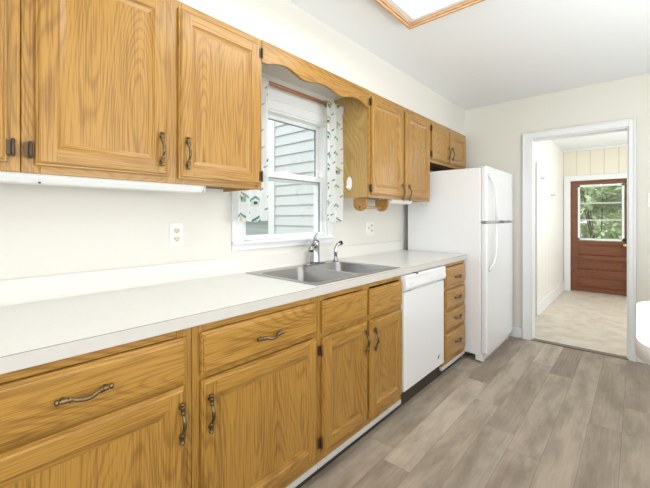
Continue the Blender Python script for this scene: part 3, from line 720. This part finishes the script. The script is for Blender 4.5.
obj('diffuser', B(lx0 + .057, lx1 - .057, ly0 + .057, ly1 - .057, CZ - .016, CZ - .004), DIFF, cl)
hl = thing('ceiling_light', (1.5, 5.1, HZ), 'unseen round ceiling light added to brighten the back hall', 'ceiling light')  # added light, hidden behind the doorway header to brighten the hall
obj('added_hall_shade', MB().lathe((1.5, 5.1, HZ - .001), (0, 0, -1), [(.14, 0), (.14, .02), (.12, .06), (.07, .09), (0, .1)], 24), HALLFILL, hl)

# ------------------------------------------------------------ under-cabinet lights
def uc(y0, y1, label):
    t = thing('under_cabinet_light', (.2, (y0 + y1) / 2, 1.35), label, 'light', 'white lights under the wall cabinets')
    mb = MB().prism([(.175, 1.395), (.295, 1.395), (.295, 1.368), (.275, 1.350), (.20, 1.350), (.175, 1.362)], 'y', y0, y1)
    obj('light_housing', mb, VINYL, t, bevel=.003)
    obj('end_cap', B(.18, .29, y1, y1 + .012, 1.352, 1.392), APPLG, t, bevel=.002)
    obj('screw', MB().lathe((.285, y0 + .53, 1.354), (0, 0, -1), [(.004, 0), (.004, .004), (.0, .005)], 8), BLACK, t)
uc(-.28, .83, 'long white under cabinet light left of the window')
uc(2.44, 2.78, 'short white under cabinet light beside the paper towel holder')

# ------------------------------------------------------------ curtain rod and curtains
rz = 2.046; rx = .085
rod = tag(obj('curtain_rod', MB().tube([(rx, 1.133, rz), (rx, 2.082, rz)], .0125, 12), DOWEL), 'brown wooden curtain rod across the top of the window', 'curtain rod')
def curtain(y0, y1, z0, z1, nf, amp, label, flare=0.0, sw=0):
    mb = MB(); n = 60; m_ = 24; ls = []
    for j in range(m_ + 1):
        q = j / m_; z = z1 + (z0 - z1) * q; row = []
        for i in range(n + 1):
            p = i / n; yy = y0 + (y1 - y0) * p
            yy += flare * (q ** .6) * (p - (1 if sw else 0)) 
            pinch = .35 + .65 * min(1, q * 5 + .2)
            xx = rx + .018 * (1 - min(1, q * 8)) * 0 + amp * pinch * math.sin(2 * PI * nf * p + .8 * q) + .006 * math.sin(5 * p + 4 * q)
            if j < 2: xx = rx + .0165 + .004 * math.sin(2 * PI * nf * 2 * p)
            row.append((xx + (.012 if j >= 2 else 0), yy, z + .003 * math.sin(9 * p) * q))
        ls.append(row)
    mb.loops(ls, 0, True, False, False, closed=False)
    back = [[(rx - .0165 + .003 * math.sin(2 * PI * nf * 2 * i / n), y0 + (y1 - y0) * i / n, z) for i in range(n + 1)] for z in (z1, z1 - .034)]
    top = [ls[0], [(rx, y0 + (y1 - y0) * i / n, z1 + .012 + .003 * math.sin(40 * i / n)) for i in range(n + 1)], back[0]]
    mb.loops(top, 0, True, False, False, closed=False); mb.loops(back, 0, True, False, False, closed=False)
    o = obj('curtain', mb, CURT, recalc=False)
    return tag(o, label, 'curtain', 'white printed cafe curtains')
curtain(1.885, 2.076, 1.205, 2.062, 2.5, .013, 'white birdhouse print curtain at the right side of the window')
curtain(1.142, 1.36, 1.215, 2.062, 3.5, .014, 'white birdhouse print curtain half hidden by the left wall cabinet')

# ------------------------------------------------------------ paper towel holder, hook, outlets
ph = thing('paper_towel_holder', (.235, 2.26, 1.377), 'oak paper towel holder under the wall cabinet beside the window', 'towel holder')
for yy in (2.11, 2.40):
    ox = 0 if yy < 2.2 else .018
    poly = [(.172, 1.376), (.287, 1.376), (.287, 1.345)] + [(.2295 + .0575 * math.cos(a), 1.335 - .052 * math.sin(a)) for a in [PI * k / 14 for k in range(15)]] + [(.172, 1.345)]
    obj('bracket', MB().prism([(p + ox * 0, q) for p, q in poly], 'y', yy - .009, yy + .009), OAKX, ph, bevel=.002)
obj('dowel', MB().tube([(.2295, 2.119, 1.312), (.2295, 2.391, 1.312)], .0115, 12), TRIMW, ph)
tag(obj('dowel_end', MB().lathe((.2295, 2.102, 1.312), (0, -1, 0), [(.008, 0), (.008, .002), (.004, .004), (0, .0042)], 12), DKHINGE, ph), 'dark screw end')
hk = thing('adhesive_hook', (.145, 2.068, 1.44), 'oval white adhesive hook on the cabinet side beside the window', 'hook')
ls = []
for (s, yy) in ((1, 2.0855), (1, 2.080), (.86, 2.076)):
    ls.append([(.148 + .023 * s * math.cos(2 * PI * k / 20), yy, 1.487 + .050 * s * math.sin(2 * PI * k / 20)) for k in range(20)])
obj('hook_plate', MB().loops(ls, 0, True), VINYL, hk)
obj('hook_arm', MB().tube([(.148, 2.077, 1.47), (.148, 2.064, 1.452), (.148, 2.054, 1.455), (.148, 2.050, 1.468)], [.008, .007, .006, .005], 8), VINYL, hk)

def outlet(y, z, label, x=0.0, platem=None):
    t = thing('wall_outlet', (x, y, z), label, 'outlet')
    obj('cover_plate', B(x, x + .006, y - .036, y + .036, z - .060, z + .060), platem or PLATE, t, bevel=.003)
    for dz_ in (-.021, .021):
        ls = [[(xx, y + .0165 * math.cos(2 * PI * k / 20), z + dz_ + .0135 * math.sin(2 * PI * k / 20)) for k in range(20)] for xx in (x + .004, x + .009)]
        rc = obj('receptacle', MB().loops(ls), IVORY, t)
        mb = MB(); mb.box(x + .0085, x + .0095, y - .0075, y - .0055, z + dz_ - .001, z + dz_ + .007); mb.box(x + .0085, x + .0095, y + .0055, y + .0075, z + dz_ - .001, z + dz_ + .007)
        mb.lathe((x + .0085, y, z + dz_ - .007), (1, 0, 0), [(.0025, 0), (.0025, .001)], 8)
        obj('socket_slots', mb, BLACK, rc)
    obj('screw', MB().lathe((x + .006, y, z), (1, 0, 0), [(.003, 0), (.003, .001), (0, .0015)], 8), IVORY, t)
outlet(.843, 1.150, 'white plated outlet with ivory sockets under the left wall cabinet')
ot = thing('switch_and_outlet', (0, 2.565, 1.145), 'pale two gang plate with switch and socket below the paper towel holder', 'outlet')
obj('cover_plate', B(0, .006, 2.506, 2.624, 1.083, 1.203), PLATE, ot, bevel=.003)
for dz_ in (-.021, .021):
    yq = 2.590
    rc = obj('receptacle', MB().loops([[(xx, yq + .0165 * math.cos(2 * PI * k / 20), 1.143 + dz_ + .0135 * math.sin(2 * PI * k / 20)) for k in range(20)] for xx in (.004, .009)]), IVORY, ot)
    mb = MB(); mb.box(.0085, .0095, yq - .0075, yq - .0055, 1.142 + dz_, 1.150 + dz_); mb.box(.0085, .0095, yq + .0055, yq + .0075, 1.142 + dz_, 1.150 + dz_)
    obj('socket_slots', mb, BLACK, rc)
obj('switch_toggle', B(.005, .016, 2.535, 2.545, 1.133, 1.157), IVORY, ot, bevel=.001)
sw = thing('light_switch', (1.83, YF, 1.39), 'white light switch right of the hall opening', 'light switch')
obj('switch_plate', B(1.812, 1.884, YF - .006, YF, 1.325, 1.445), PLATE, sw, bevel=.002)
obj('switch_toggle', B(1.843, 1.853, YF - .016, YF - .006, 1.375, 1.395), PLATE, sw, bevel=.001)
for (yy, zz, lb) in ((5.35, 1.75, 'small dark coat hook on the hall panelling, nearer one'), (6.1, 1.56, 'small dark coat hook on the hall panelling, farther one')):
    t = tag(obj('coat_hook', MB().lathe((HX0, yy, zz), (1, 0, 0), [(.012, 0), (.012, .003)], 8).tube([(HX0 + .002, yy, zz), (HX0 + .03, yy, zz - .005), (HX0 + .04, yy, zz + .015)], .004, 6), DKHINGE), lb, 'hook', 'hooks on the hall panelling')
